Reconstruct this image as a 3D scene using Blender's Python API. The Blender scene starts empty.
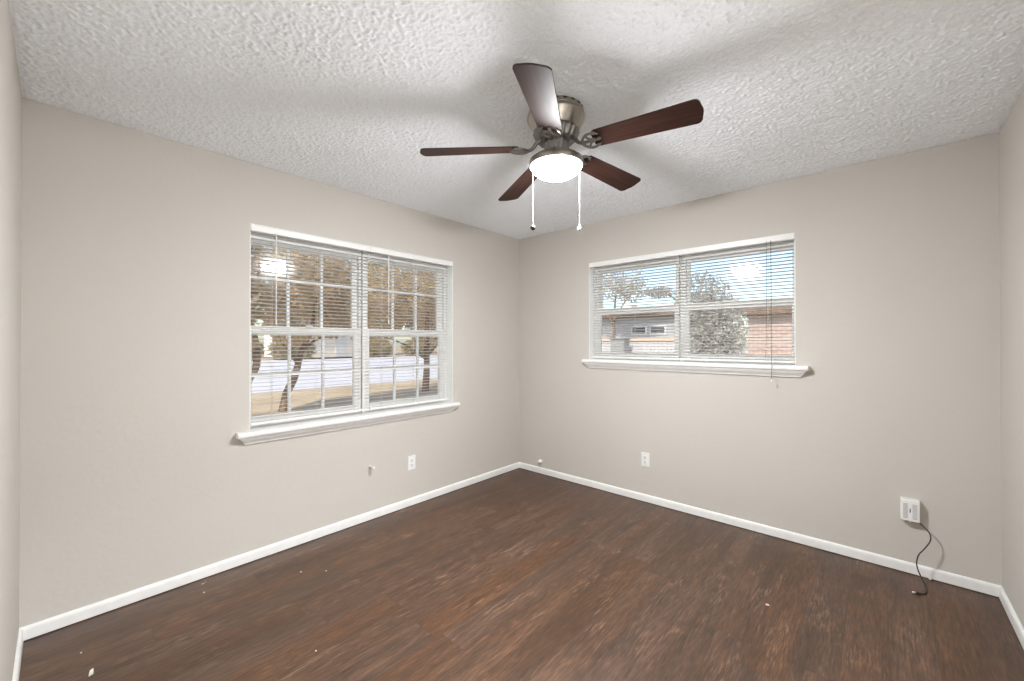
import bpy, bmesh, math, random
import numpy as np
from mathutils import Matrix, Vector

random.seed(7)
np.random.seed(7)
PI = math.pi
S = bpy.context.scene
COL = S.collection

# ------------------------------------------------------------------ camera
F_PX, YAW, PITCH, ROLL = 408.04, -0.7316, 0.0053, -0.0007
CAM = Vector((2.858, -3.2993, 1.335))
_f = Vector((math.sin(YAW) * math.cos(PITCH), math.cos(YAW) * math.cos(PITCH), math.sin(PITCH)))
_r = Vector((math.cos(YAW), -math.sin(YAW), 0))
_u = _r.cross(_f)
_r2 = _r * math.cos(ROLL) + _u * math.sin(ROLL)
_u2 = -_r * math.sin(ROLL) + _u * math.cos(ROLL)
cam_data = bpy.data.cameras.new('camera')
cam_data.sensor_width = 36
cam_data.lens = F_PX * 36 / 1024
cam_data.clip_start = 0.02
cam_data.clip_end = 400
cam = bpy.data.objects.new('camera', cam_data)
COL.objects.link(cam)
m3 = Matrix((_r2, _u2, -_f)).transposed()
cam.matrix_world = Matrix.Translation(CAM) @ m3.to_4x4()
S.camera = cam

# ------------------------------------------------------------------ world, sun, exposure
SKY_STRENGTH = 0.30
SUN_STRENGTH = 4.6
BOWL_STRENGTH = 500.0
HALL_FILL_STRENGTH = 350.0  # glow of the added hallway lamp that fills the room
EXPOSURE = 0.0
w = bpy.data.worlds.new('sky')
S.world = w
w.use_nodes = True
nt = w.node_tree
nt.nodes.clear()
wo = nt.nodes.new('ShaderNodeOutputWorld')
bg = nt.nodes.new('ShaderNodeBackground')
sk = nt.nodes.new('ShaderNodeTexSky')
sk.sky_type = 'NISHITA'
sk.sun_disc = False
sk.sun_elevation = math.radians(42)
sk.sun_rotation = math.radians(170)
sk.air_density = 1.0
sk.dust_density = 1.2
bg.inputs['Strength'].default_value = SKY_STRENGTH
nt.links.new(sk.outputs[0], bg.inputs[0])
nt.links.new(bg.outputs[0], wo.inputs[0])

sun_d = bpy.data.lights.new('sun', 'SUN')
sun_d.energy = SUN_STRENGTH
sun_d.angle = math.radians(0.6)
sun_d.color = (1.0, 0.93, 0.82)
sun = bpy.data.objects.new('sun', sun_d)
COL.objects.link(sun)
sun.location = (3, -14, 13)
sun.rotation_euler = Vector((-0.15, 0.72, -0.68)).to_track_quat('-Z', 'Y').to_euler()

S.view_settings.view_transform = 'Standard'
S.view_settings.look = 'None'
S.view_settings.exposure = EXPOSURE
S.view_settings.gamma = 1
S.view_settings.use_curve_mapping = False
S.cycles.use_denoising = True
S.cycles.use_adaptive_sampling = False
S.cycles.max_bounces = 12
S.cycles.diffuse_bounces = 6
S.cycles.transparent_max_bounces = 24
S.cycles.sample_clamp_indirect = 8.0


# ------------------------------------------------------------------ materials
def new_mat(name):
    m = bpy.data.materials.new(name)
    m.use_nodes = True
    n = m.node_tree
    n.nodes.clear()
    out = n.nodes.new('ShaderNodeOutputMaterial')
    b = n.nodes.new('ShaderNodeBsdfPrincipled')
    n.links.new(b.outputs[0], out.inputs[0])
    return m, n, b, out


def N(n, kind, **kw):
    x = n.nodes.new('ShaderNode' + kind)
    for k, v in kw.items():
        if k in x.inputs:
            x.inputs[k].default_value = v
        else:
            setattr(x, k, v)
    return x


def ramp(n, stops, fac):
    r = n.nodes.new('ShaderNodeValToRGB')
    e = r.color_ramp.elements
    while len(e) < len(stops):
        e.new(0.5)
    for el, (p, c) in zip(e, stops):
        el.position = p
        el.color = (*c, 1)
    n.links.new(fac, r.inputs[0])
    return r.outputs[0]


def coords(n, scale=(1, 1, 1), loc=(0, 0, 0)):
    g = N(n, 'NewGeometry')
    mp = N(n, 'Mapping')
    mp.inputs['Scale'].default_value = scale
    mp.inputs['Location'].default_value = loc
    n.links.new(g.outputs['Position'], mp.inputs['Vector'])
    return mp.outputs[0]


def obj_coords(n, scale=(1, 1, 1)):
    g = N(n, 'TexCoord')
    mp = N(n, 'Mapping')
    mp.inputs['Scale'].default_value = scale
    n.links.new(g.outputs['Object'], mp.inputs['Vector'])
    return mp.outputs[0]


def simple(name, col, rough=0.5, metal=0.0, var=0.05, vscale=20, bump=0.0, bscale=60, spec=0.5, coat=0.0):
    """plain painted / plastic / metal surface with a faint procedural variation"""
    m, n, b, _ = new_mat(name)
    v = obj_coords(n)
    no = N(n, 'TexNoise', Scale=vscale, Detail=3.0)
    n.links.new(v, no.inputs['Vector'])
    lo = tuple(c * (1 - var) for c in col)
    hi = tuple(min(1, c * (1 + var)) for c in col)
    n.links.new(ramp(n, [(0.3, lo), (0.7, hi)], no.outputs[0]), b.inputs['Base Color'])
    b.inputs['Roughness'].default_value = rough
    b.inputs['Metallic'].default_value = metal
    b.inputs['Specular IOR Level'].default_value = spec
    b.inputs['Coat Weight'].default_value = coat
    if bump:
        nb = N(n, 'TexNoise', Scale=bscale, Detail=2.0)
        n.links.new(v, nb.inputs['Vector'])
        bp = N(n, 'Bump', Strength=bump, Distance=0.002)
        n.links.new(nb.outputs[0], bp.inputs['Height'])
        n.links.new(bp.outputs[0], b.inputs['Normal'])
    return m


def wall_material():
    m, n, b, _ = new_mat('greige_wall_paint')
    v = coords(n)
    n1 = N(n, 'TexNoise', Scale=1.3, Detail=3.0)
    n.links.new(v, n1.inputs['Vector'])
    c = ramp(n, [(0.3, (0.565, 0.534, 0.493)), (0.7, (0.582, 0.550, 0.508))], n1.outputs[0])
    n.links.new(c, b.inputs['Base Color'])
    b.inputs['Roughness'].default_value = 0.75
    b.inputs['Specular IOR Level'].default_value = 0.2
    n2 = N(n, 'TexNoise', Scale=38.0, Detail=3.0, Roughness=0.55)
    n.links.new(v, n2.inputs['Vector'])
    n3 = N(n, 'TexNoise', Scale=7.0, Detail=2.0)
    n.links.new(v, n3.inputs['Vector'])
    ad = N(n, 'Math', operation='MULTIPLY_ADD')
    n.links.new(n3.outputs[0], ad.inputs[0])
    ad.inputs[1].default_value = 1.6
    n.links.new(n2.outputs[0], ad.inputs[2])
    bp = N(n, 'Bump', Strength=0.22, Distance=0.004)
    n.links.new(ad.outputs[0], bp.inputs['Height'])
    n.links.new(bp.outputs[0], b.inputs['Normal'])
    return m


def ceiling_material():
    m, n, b, _ = new_mat('popcorn_ceiling')
    v = coords(n)
    n1 = N(n, 'TexNoise', Scale=2.0, Detail=4.0)
    n.links.new(v, n1.inputs['Vector'])
    c1 = ramp(n, [(0.3, (0.885, 0.915, 0.95)), (0.7, (0.915, 0.945, 0.98))], n1.outputs[0])
    n2 = N(n, 'TexNoise', Scale=150.0, Detail=3.0, Roughness=0.6)
    n.links.new(v, n2.inputs['Vector'])
    sp = ramp(n, [(0.34, (0.90, 0.90, 0.90)), (0.48, (1.0, 1.0, 1.0))], n2.outputs[0])
    mu = N(n, 'MixRGB', blend_type='MULTIPLY')
    mu.inputs[0].default_value = 1.0
    n.links.new(c1, mu.inputs[1])
    n.links.new(sp, mu.inputs[2])
    n.links.new(mu.outputs[0], b.inputs['Base Color'])
    b.inputs['Roughness'].default_value = 0.95
    b.inputs['Specular IOR Level'].default_value = 0.1
    return m


def floor_material():
    m, n, b, _ = new_mat('dark_vinyl_planks')
    g = N(n, 'NewGeometry')
    sep = N(n, 'SeparateXYZ')
    n.links.new(g.outputs['Position'], sep.inputs[0])

    def math_(op, a, bb=None, c=None):
        x = N(n, 'Math', operation=op)
        for i, q in enumerate((a, bb, c)):
            if q is None:
                continue
            if isinstance(q, (int, float)):
                x.inputs[i].default_value = q
            else:
                n.links.new(q, x.inputs[i])
        return x.outputs[0]
    W_, L_ = 0.152, 1.22
    u = math_('DIVIDE', sep.outputs[0], W_)
    iu = math_('FLOOR', u)
    wn = N(n, 'TexWhiteNoise', noise_dimensions='1D')
    n.links.new(iu, wn.inputs['W'])
    vv = math_('MULTIPLY_ADD', wn.outputs[0], 7.3, math_('DIVIDE', sep.outputs[1], L_))
    iv = math_('FLOOR', vv)
    cmb = N(n, 'CombineXYZ')
    n.links.new(iu, cmb.inputs[0])
    n.links.new(iv, cmb.inputs[1])
    wn2 = N(n, 'TexWhiteNoise', noise_dimensions='3D')
    n.links.new(cmb.outputs[0], wn2.inputs['Vector'])
    # grain position: stretched along the boards, shifted per board
    off = N(n, 'VectorMath', operation='MULTIPLY_ADD')
    n.links.new(wn2.outputs['Color'], off.inputs[0])
    off.inputs[1].default_value = (11, 17, 5)
    n.links.new(g.outputs['Position'], off.inputs[2])
    mp = N(n, 'Mapping')
    mp.inputs['Scale'].default_value = (24, 2.0, 1)
    n.links.new(off.outputs[0], mp.inputs['Vector'])
    broad = N(n, 'TexNoise', Scale=0.55, Detail=4.0, Roughness=0.6, Distortion=0.6)
    n.links.new(mp.outputs[0], broad.inputs['Vector'])
    mp2 = N(n, 'Mapping')
    mp2.inputs['Scale'].default_value = (130, 11.0, 1)
    n.links.new(off.outputs[0], mp2.inputs['Vector'])
    fine = N(n, 'TexNoise', Scale=1.0, Detail=4.0, Roughness=0.7)
    n.links.new(mp2.outputs[0], fine.inputs['Vector'])
    # patches of brushed, paler grain
    mp3 = N(n, 'Mapping')
    mp3.inputs['Scale'].default_value = (7, 2.4, 1)
    n.links.new(off.outputs[0], mp3.inputs['Vector'])
    patch = N(n, 'TexNoise', Scale=1.0, Detail=3.0, Roughness=0.6)
    n.links.new(mp3.outputs[0], patch.inputs['Vector'])

    base = ramp(n, [(0.25, (0.048, 0.0235, 0.0115)), (0.5, (0.080, 0.039, 0.0200)), (0.78, (0.125, 0.063, 0.035))], broad.outputs[0])
    tone = N(n, 'HueSaturation')
    n.links.new(base, tone.inputs['Color'])
    n.links.new(math_('MULTIPLY_ADD', wn2.outputs[0], 0.22, 0.89), tone.inputs['Value'])
    sp = N(n, 'SeparateColor')
    n.links.new(wn2.outputs['Color'], sp.inputs[0])
    n.links.new(math_('MULTIPLY_ADD', sp.outputs[1], 0.22, 0.92), tone.inputs['Saturation'])
    fr = ramp(n, [(0.32, (0.45, 0.45, 0.45)), (0.52, (1.0, 1.0, 1.0)), (0.70, (1.7, 1.66, 1.6))], fine.outputs[0])
    mul = N(n, 'MixRGB', blend_type='MULTIPLY')
    mul.inputs[0].default_value = 1.0
    n.links.new(tone.outputs[0], mul.inputs[1])
    n.links.new(fr, mul.inputs[2])
    flm = math_('MULTIPLY', ramp(n, [(0.54, (0, 0, 0)), (0.70, (1, 1, 1))], patch.outputs[0]),
                ramp(n, [(0.50, (0, 0, 0)), (0.64, (1, 1, 1))], fine.outputs[0]))
    flk = N(n, 'MixRGB')
    n.links.new(math_('MULTIPLY', flm, 0.65), flk.inputs[0])
    n.links.new(mul.outputs[0], flk.inputs[1])
    flk.inputs[2].default_value = (0.30, 0.18, 0.115, 1)
    # thin seams between the boards
    fu = math_('FRACT', u)
    eu = math_('MULTIPLY', math_('MINIMUM', fu, math_('SUBTRACT', 1.0, fu)), W_)
    fv = math_('FRACT', vv)
    ev = math_('MULTIPLY', math_('MINIMUM', fv, math_('SUBTRACT', 1.0, fv)), L_)
    seam = math_('LESS_THAN', math_('MINIMUM', eu, ev), 0.0011)
    sm = N(n, 'MixRGB')
    n.links.new(math_('MULTIPLY', seam, 0.55), sm.inputs[0])
    n.links.new(flk.outputs[0], sm.inputs[1])
    sm.inputs[2].default_value = (0.025, 0.013, 0.008, 1)
    n.links.new(sm.outputs[0], b.inputs['Base Color'])
    n.links.new(math_('MULTIPLY_ADD', fine.outputs[0], 0.14, 0.36), b.inputs['Roughness'])
    b.inputs['Specular IOR Level'].default_value = 0.75
    bp = N(n, 'Bump', Strength=0.06, Distance=0.001)
    n.links.new(fine.outputs[0], bp.inputs['Height'])
    n.links.new(bp.outputs[0], b.inputs['Normal'])
    return m


def blade_material():
    m, n, b, _ = new_mat('walnut_blade')
    v = obj_coords(n, (3, 55, 3))
    no = N(n, 'TexNoise', Scale=1.0, Detail=5.0, Roughness=0.65)
    n.links.new(v, no.inputs['Vector'])
    n.links.new(ramp(n, [(0.3, (0.020, 0.0090, 0.0070)), (0.55, (0.036, 0.0152, 0.0110)), (0.75, (0.058, 0.026, 0.017))], no.outputs[0]),
                b.inputs['Base Color'])
    b.inputs['Roughness'].default_value = 0.5
    b.inputs['Specular IOR Level'].default_value = 0.08
    b.inputs['Coat Weight'].default_value = 0.0
    b.inputs['Coat Roughness'].default_value = 0.3
    return m


def bowl_material(name, strength):
    m, n, b, out = new_mat(name)
    b.inputs['Base Color'].default_value = (0.95, 0.95, 0.93, 1)
    b.inputs['Roughness'].default_value = 0.35
    b.inputs['Emission Color'].default_value = (0.965, 0.985, 1.0, 1)
    b.inputs['Emission Strength'].default_value = strength
    return m


def glass_material():
    m, n, b, out = new_mat('window_glass')
    n.nodes.remove(b)
    t = N(n, 'BsdfTransparent')
    g = N(n, 'BsdfGlossy', Roughness=0.10)
    t.inputs[0].default_value = (0.96, 0.965, 0.96, 1)
    fr = N(n, 'Fresnel', IOR=1.45)
    mx = N(n, 'MixShader')
    n.links.new(fr.outputs[0], mx.inputs[0])
    n.links.new(t.outputs[0], mx.inputs[1])
    n.links.new(g.outputs[0], mx.inputs[2])
    n.links.new(mx.outputs[0], out.inputs[0])
    return m


def leaf_material(name, lo, hi):
    m, n, b, out = new_mat(name)
    v = coords(n)
    no = N(n, 'TexNoise', Scale=1.7, Detail=4.0)
    n.links.new(v, no.inputs['Vector'])
    c = ramp(n, [(0.3, lo), (0.7, hi)], no.outputs[0])
    n.links.new(c, b.inputs['Base Color'])
    b.inputs['Roughness'].default_value = 0.7
    tl = N(n, 'BsdfTranslucent')
    n.links.new(c, tl.inputs[0])
    mx = N(n, 'MixShader')
    mx.inputs[0].default_value = 0.45
    n.links.new(b.outputs[0], mx.inputs[1])
    n.links.new(tl.outputs[0], mx.inputs[2])
    n.links.new(mx.outputs[0], out.inputs[0])
    return m


def brick_material():
    m, n, b, _ = new_mat('pink_brick')
    g = N(n, 'NewGeometry')
    sep = N(n, 'SeparateXYZ')
    n.links.new(g.outputs['Position'], sep.inputs[0])
    ad = N(n, 'Math', operation='ADD')
    n.links.new(sep.outputs[0], ad.inputs[0])
    n.links.new(sep.outputs[1], ad.inputs[1])
    cb = N(n, 'CombineXYZ')
    n.links.new(ad.outputs[0], cb.inputs[0])
    n.links.new(sep.outputs[2], cb.inputs[1])
    br = N(n, 'TexBrick')
    n.links.new(cb.outputs[0], br.inputs['Vector'])
    br.inputs['Scale'].default_value = 1.0
    br.inputs['Brick Width'].default_value = 0.21
    br.inputs['Row Height'].default_value = 0.075
    br.inputs['Mortar Size'].default_value = 0.008
    br.inputs['Color1'].default_value = (0.50, 0.37, 0.33, 1)
    br.inputs['Color2'].default_value = (0.42, 0.295, 0.255, 1)
    br.inputs['Mortar'].default_value = (0.6, 0.56, 0.52, 1)
    n.links.new(br.outputs[0], b.inputs['Base Color'])
    b.inputs['Roughness'].default_value = 0.9
    return m


def ground_material():
    m, n, b, _ = new_mat('dry_lawn')
    v = coords(n)
    n1 = N(n, 'TexNoise', Scale=0.7, Detail=8.0, Roughness=0.7)
    n.links.new(v, n1.inputs['Vector'])
    n.links.new(ramp(n, [(0.3, (0.34, 0.25, 0.15)), (0.55, (0.50, 0.38, 0.24)), (0.75, (0.60, 0.48, 0.33))], n1.outputs[0]),
                b.inputs['Base Color'])
    b.inputs['Roughness'].default_value = 1.0
    return m


M = dict(
    wall=wall_material(), ceiling=ceiling_material(), floor=floor_material(),
    trim=simple('white_trim_paint', (0.83, 0.83, 0.815), 0.35, var=0.03, bump=0.05),
    gap_shade=simple('painted_gap_shade', (0.02, 0.014, 0.01), 0.9),  # dark colour stands in for the shade under the baseboards
    frame=simple('white_window_frame', (0.80, 0.795, 0.775), 0.4, var=0.03),
    slat=simple('white_blind_slat', (0.68, 0.67, 0.65), 0.45, var=0.02),
    rail=simple('white_blind_rail', (0.84, 0.84, 0.825), 0.35, var=0.02),
    cord=simple('cream_blind_cord', (0.74, 0.72, 0.67), 0.8),
    darkcord=simple('grey_pull_cord', (0.10, 0.095, 0.10), 0.7),
    wand=simple('clear_wand_plastic', (0.86, 0.85, 0.82), 0.2),
    glass=glass_material(),
    nickel=simple('brushed_nickel', (0.38, 0.345, 0.30), 0.30, metal=1.0, var=0.12, vscale=40),
    nickel_dark=simple('dark_vent_metal', (0.05, 0.045, 0.04), 0.5, metal=0.6),
    pewter=simple('polished_pewter', (0.27, 0.255, 0.24), 0.42, metal=1.0, var=0.1, vscale=30),
    blade=blade_material(), blade_edge=simple('dark_blade_edge', (0.02, 0.009, 0.007), 0.5),
    bowl=bowl_material('lit_frosted_bowl', BOWL_STRENGTH), hall_fill_bowl=bowl_material('added_hall_fill_glow', HALL_FILL_STRENGTH),  # the hall one is an added fill lamp
    carpet=simple('fill_hall_carpet', (0.70, 0.69, 0.67), 0.95, var=0.06, vscale=60, bump=0.4, bscale=300),  # for the added hallway, bounces its fill light
    chain=simple('pale_bead_chain', (0.62, 0.61, 0.59), 0.45),
    plastic=simple('white_plastic', (0.82, 0.815, 0.80), 0.35, var=0.02),
    grille=simple('grey_grille', (0.50, 0.50, 0.50), 0.6, var=0.08, vscale=300),
    slot=simple('dark_slot', (0.03, 0.03, 0.03), 0.6),
    black=simple('black_cable', (0.022, 0.016, 0.013), 0.45),
    brass=simple('pale_plug_metal', (0.85, 0.80, 0.72), 0.3, metal=0.6),
    chip=simple('white_paint_chip', (0.86, 0.85, 0.82), 0.8, bump=0.2),
    woodchip=simple('pale_wood_splinter', (0.62, 0.42, 0.30), 0.8),
    wallplug=simple('painted_stub', (0.72, 0.68, 0.63), 0.5),
    bark=simple('brown_bark', (0.23, 0.155, 0.10), 0.95, var=0.35, vscale=9, bump=0.6, bscale=25),
    leaf_tan=leaf_material('tan_leaves', (0.46, 0.345, 0.20), (0.72, 0.58, 0.385)),
    leaf_olive=leaf_material('olive_leaves', (0.40, 0.325, 0.18), (0.62, 0.52, 0.33)),
    leaf_grey=leaf_material('grey_green_leaves', (0.46, 0.445, 0.41), (0.64, 0.625, 0.59)),
    leaf_pale=leaf_material('pale_leaves', (0.60, 0.57, 0.52), (0.82, 0.80, 0.76)),
    tan_wood=simple('tan_wood', (0.66, 0.50, 0.36), 0.8, var=0.1, vscale=15),
    ground=ground_material(),
    road=simple('pale_road', (0.60, 0.57, 0.575), 0.9, var=0.06, vscale=2),
    brick=brick_material(),
    grey_wall=simple('grey_siding', (0.42, 0.42, 0.43), 0.9, var=0.08, vscale=3),
    roof=simple('brown_roof', (0.22, 0.15, 0.11), 0.95, var=0.25, vscale=12, bump=0.3),
    cream=simple('cream_siding', (0.85, 0.79, 0.70), 0.9, var=0.05, vscale=3),
    pane=simple('dark_house_pane', (0.10, 0.11, 0.12), 0.15),
    bin=simple('grey_bin_plastic', (0.30, 0.31, 0.31), 0.6),
    white_paint=simple('white_door_paint', (0.72, 0.71, 0.71), 0.6),
    fence_paint=simple('weathered_white_fence', (0.55, 0.54, 0.56), 0.8, var=0.08, vscale=6),
)


# ------------------------------------------------------------------ object helpers
def tag(o, label=None, cat=None, group=None, kind=None):
    if label:
        o['label'] = label
    if cat:
        o['category'] = cat
    if group:
        o['group'] = group
    if kind:
        o['kind'] = kind
    return o


def empty(name, loc=(0, 0, 0), rz=0.0, parent=None):
    o = bpy.data.objects.new(name, None)
    o.empty_display_size = 0.05
    COL.objects.link(o)
    o.location = loc
    o.rotation_euler = (0, 0, rz)
    if parent:
        o.parent = parent
    return o


class MB:
    """collects shapes and links them as ONE mesh object"""

    def __init__(self):
        self.bm = bmesh.new()

    def box(self, lo, hi, mtx=None, bevel=0.0, mat=0, seg=2):
        g = bmesh.ops.create_cube(self.bm, size=1.0)
        vs = g['verts']
        for v in vs:
            v.co = Vector([lo[i] + (v.co[i] + 0.5) * (hi[i] - lo[i]) for i in range(3)])
        fs = set(f for v in vs for f in v.link_faces)
        if bevel:
            es = list({e for v in vs for e in v.link_edges})
            r = bmesh.ops.bevel(self.bm, geom=es, offset=bevel, segments=seg, affect='EDGES', profile=0.5)
            vs = list({v for f in r['faces'] for v in f.verts} | {v for v in vs if v.is_valid})
            fs = set(f for v in vs for f in v.link_faces)
        for f in fs:
            f.material_index = mat
            f.smooth = False
        if mtx is not None:
            for v in vs:
                v.co = mtx @ v.co
        return vs

    def lathe(self, prof, seg=48, centre=(0, 0, 0), mat=0, flute=0, depth=0.0, mtx=None, smooth=True):
        """prof: (r, z) list; flute: number of ribs cut into the radius"""
        rings = []
        for r, z in prof:
            ring = []
            if r < 1e-6:
                ring = [self.bm.verts.new((centre[0], centre[1], centre[2] + z))]
            else:
                for k in range(seg):
                    a = 2 * PI * k / seg
                    rr = r * (1 + depth * math.cos(flute * a)) if flute else r
                    ring.append(self.bm.verts.new((centre[0] + rr * math.cos(a), centre[1] + rr * math.sin(a), centre[2] + z)))
            rings.append(ring)
        for A, B in zip(rings, rings[1:]):
            for k in range(seg):
                k2 = (k + 1) % seg
                a = [A[k % len(A)], A[k2 % len(A)], B[k2 % len(B)], B[k % len(B)]]
                q = []
                for x in a:
                    if x not in q:
                        q.append(x)
                if len(q) > 2:
                    f = self.bm.faces.new(q)
                    f.smooth = smooth
                    f.material_index = mat
        if mtx is not None:
            for ring in rings:
                for v in ring:
                    v.co = mtx @ v.co
        return rings

    def tube(self, pts, rad, seg=8, mat=0, closed=False):
        pts = [Vector(p) for p in pts]
        n = len(pts)
        rads = rad if isinstance(rad, (list, tuple)) else [rad] * n
        rings = []
        prev = None
        for i, p in enumerate(pts):
            if closed:
                t = (pts[(i + 1) % n] - pts[i - 1]).normalized()
            else:
                t = (pts[min(i + 1, n - 1)] - pts[max(i - 1, 0)]).normalized()
            if prev is None:
                a = Vector((0, 0, 1)) if abs(t.z) < 0.9 else Vector((1, 0, 0))
                prev = (a - t * a.dot(t)).normalized()
            else:
                prev = (prev - t * prev.dot(t)).normalized()
            b = t.cross(prev)
            rings.append([self.bm.verts.new(p + (prev * math.cos(2 * PI * k / seg) + b * math.sin(2 * PI * k / seg)) * rads[i]) for k in range(seg)])
        pairs = list(zip(rings, rings[1:])) + ([(rings[-1], rings[0])] if closed else [])
        for A, B in pairs:
            for k in range(seg):
                f = self.bm.faces.new((A[k], A[(k + 1) % seg], B[(k + 1) % seg], B[k]))
                f.smooth = True
                f.material_index = mat
        if not closed:
            for ring in (rings[0], rings[-1]):
                f = self.bm.faces.new(ring)
                f.material_index = mat
        return rings

    def ball(self, c, r, seg=12, scale=(1, 1, 1), mat=0):
        g = bmesh.ops.create_uvsphere(self.bm, u_segments=seg, v_segments=max(6, seg // 2), radius=r)
        for v in g['verts']:
            v.co = Vector((v.co.x * scale[0] + c[0], v.co.y * scale[1] + c[1], v.co.z * scale[2] + c[2]))
        for f in {f for v in g['verts'] for f in v.link_faces}:
            f.smooth = True
            f.material_index = mat
        return g['verts']

    def prism(self, outline, axis_vecs, origin, length_vec, mat=0, shear0=None, shear1=None):
        """outline: list of 2-D points in the plane axis_vecs, swept along length_vec"""
        a, b = Vector(axis_vecs[0]), Vector(axis_vecs[1])
        o, L = Vector(origin), Vector(length_vec)
        n = len(outline)
        r0, r1 = [], []
        for i, (x, y) in enumerate(outline):
            s0 = L.normalized() * (shear0[i] if shear0 else 0)
            s1 = L.normalized() * (shear1[i] if shear1 else 0)
            r0.append(self.bm.verts.new(o + a * x + b * y + s0))
            r1.append(self.bm.verts.new(o + a * x + b * y + L + s1))
        for i in range(n):
            f = self.bm.faces.new((r0[i], r0[(i + 1) % n], r1[(i + 1) % n], r1[i]))
            f.material_index = mat
        for ring in (r0, r1):
            f = self.bm.faces.new(ring)
            f.material_index = mat

    def transform(self, mtx):
        bmesh.ops.transform(self.bm, matrix=mtx, verts=self.bm.verts)
        return self

    def build(self, name, mats, parent=None, loc=(0, 0, 0), rot=(0, 0, 0)):
        bmesh.ops.recalc_face_normals(self.bm, faces=self.bm.faces)
        me = bpy.data.meshes.new(name)
        self.bm.to_mesh(me)
        self.bm.free()
        for x in (mats if isinstance(mats, (list, tuple)) else [mats]):
            me.materials.append(x)
        o = bpy.data.objects.new(name, me)
        COL.objects.link(o)
        o.location = loc
        o.rotation_euler = rot
        if parent:
            o.parent = parent
        return o


def spline(ctrl, n=8):
    """Catmull-Rom through the control points"""
    P = [Vector(c) for c in ctrl]
    P = [P[0] * 2 - P[1]] + P + [P[-1] * 2 - P[-2]]
    out = []
    for i in range(1, len(P) - 2):
        for k in range(n):
            t = k / n
            a, b, c, d = P[i - 1], P[i], P[i + 1], P[i + 2]
            out.append(0.5 * ((2 * b) + (c - a) * t + (2 * a - 5 * b + 4 * c - d) * t * t + (3 * b - a - 3 * c + d) * t ** 3))
    out.append(P[-2])
    return out


# ------------------------------------------------------------------ room shell
A, B, H = 3.4093, 3.3332, 2.44        # left wall length, back wall length, height
WT = 0.16                              # wall thickness
LW = dict(u0=-2.515, u1=-0.915, z0=0.794, z1=2.068)     # opening in the left wall (u = y)
RW = dict(u0=0.859, u1=2.447, z0=1.178, z1=2.073)       # opening in the back wall (u = x)


def wall_with_opening(name, u0, u1, op, to_world, label):
    mb = MB()
    bm = mb.bm

    def P(u, w_, z):
        return bm.verts.new(to_world(u, w_, z))
    us = [u0, op['u0'], op['u1'], u1] if op else [u0, u1]
    zs = [0, op['z0'], op['z1'], H] if op else [0, H]
    G = {}
    for wi, w_ in enumerate((0.0, WT)):
        for i, u in enumerate(us):
            for j, z in enumerate(zs):
                G[wi, i, j] = P(u, w_, z)
    nu, nz = len(us) - 1, len(zs) - 1
    for wi in (0, 1):
        for i in range(nu):
            for j in range(nz):
                if op and i == 1 and j == 1:
                    continue
                bm.faces.new((G[wi, i, j], G[wi, i + 1, j], G[wi, i + 1, j + 1], G[wi, i, j + 1]))
    for i in range(nu):
        for j in (0, nz):
            bm.faces.new((G[0, i, j], G[0, i + 1, j], G[1, i + 1, j], G[1, i, j]))
    for j in range(nz):
        for i in (0, nu):
            bm.faces.new((G[0, i, j], G[0, i, j + 1], G[1, i, j + 1], G[1, i, j]))
    if op:
        for i, j, i2, j2 in ((1, 1, 2, 1), (1, 2, 2, 2), (1, 1, 1, 2), (2, 1, 2, 2)):
            bm.faces.new((G[0, i, j], G[0, i2, j2], G[1, i2, j2], G[1, i, j]))
    o = mb.build(name, M['wall'])
    return tag(o, label, 'wall', kind='structure')


wall_with_opening('wall_left', -A - WT, WT, LW, lambda u, w_, z: (-w_, u, z), 'greige painted wall with the large twin window and its deep white sill')
wall_with_opening('wall_back', 0.0, B + WT, RW, lambda u, w_, z: (u, w_, z), 'greige painted wall with the short wide window and the plug-in device')
DY0, DY1, DZ = -3.30, -2.48, 2.03        # doorway added beside the camera, out of view, to let fill light in
mb = MB()
mb.prism([(-A - WT, 0), (DY0, 0), (DY0, DZ), (DY1, DZ), (DY1, 0), (0, 0), (0, H), (-A - WT, H)], ((0, 1, 0), (0, 0, 1)), (B, 0, 0), (WT, 0, 0))
tag(mb.build('wall_right', M['wall']), 'sliver of greige wall at the right edge of the room', 'wall', kind='structure')
wall_with_opening('wall_front', 0.0, B, None, lambda u, w_, z: (u, -A - w_, z), 'sliver of greige wall at the left edge beside the camera')

mb = MB()
mb.box((-WT, -A - WT, -0.12), (B + WT, WT, 0.0))
tag(mb.build('floor', M['floor']), 'dark brown wood-look plank floor', 'floor', kind='structure')


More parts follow.
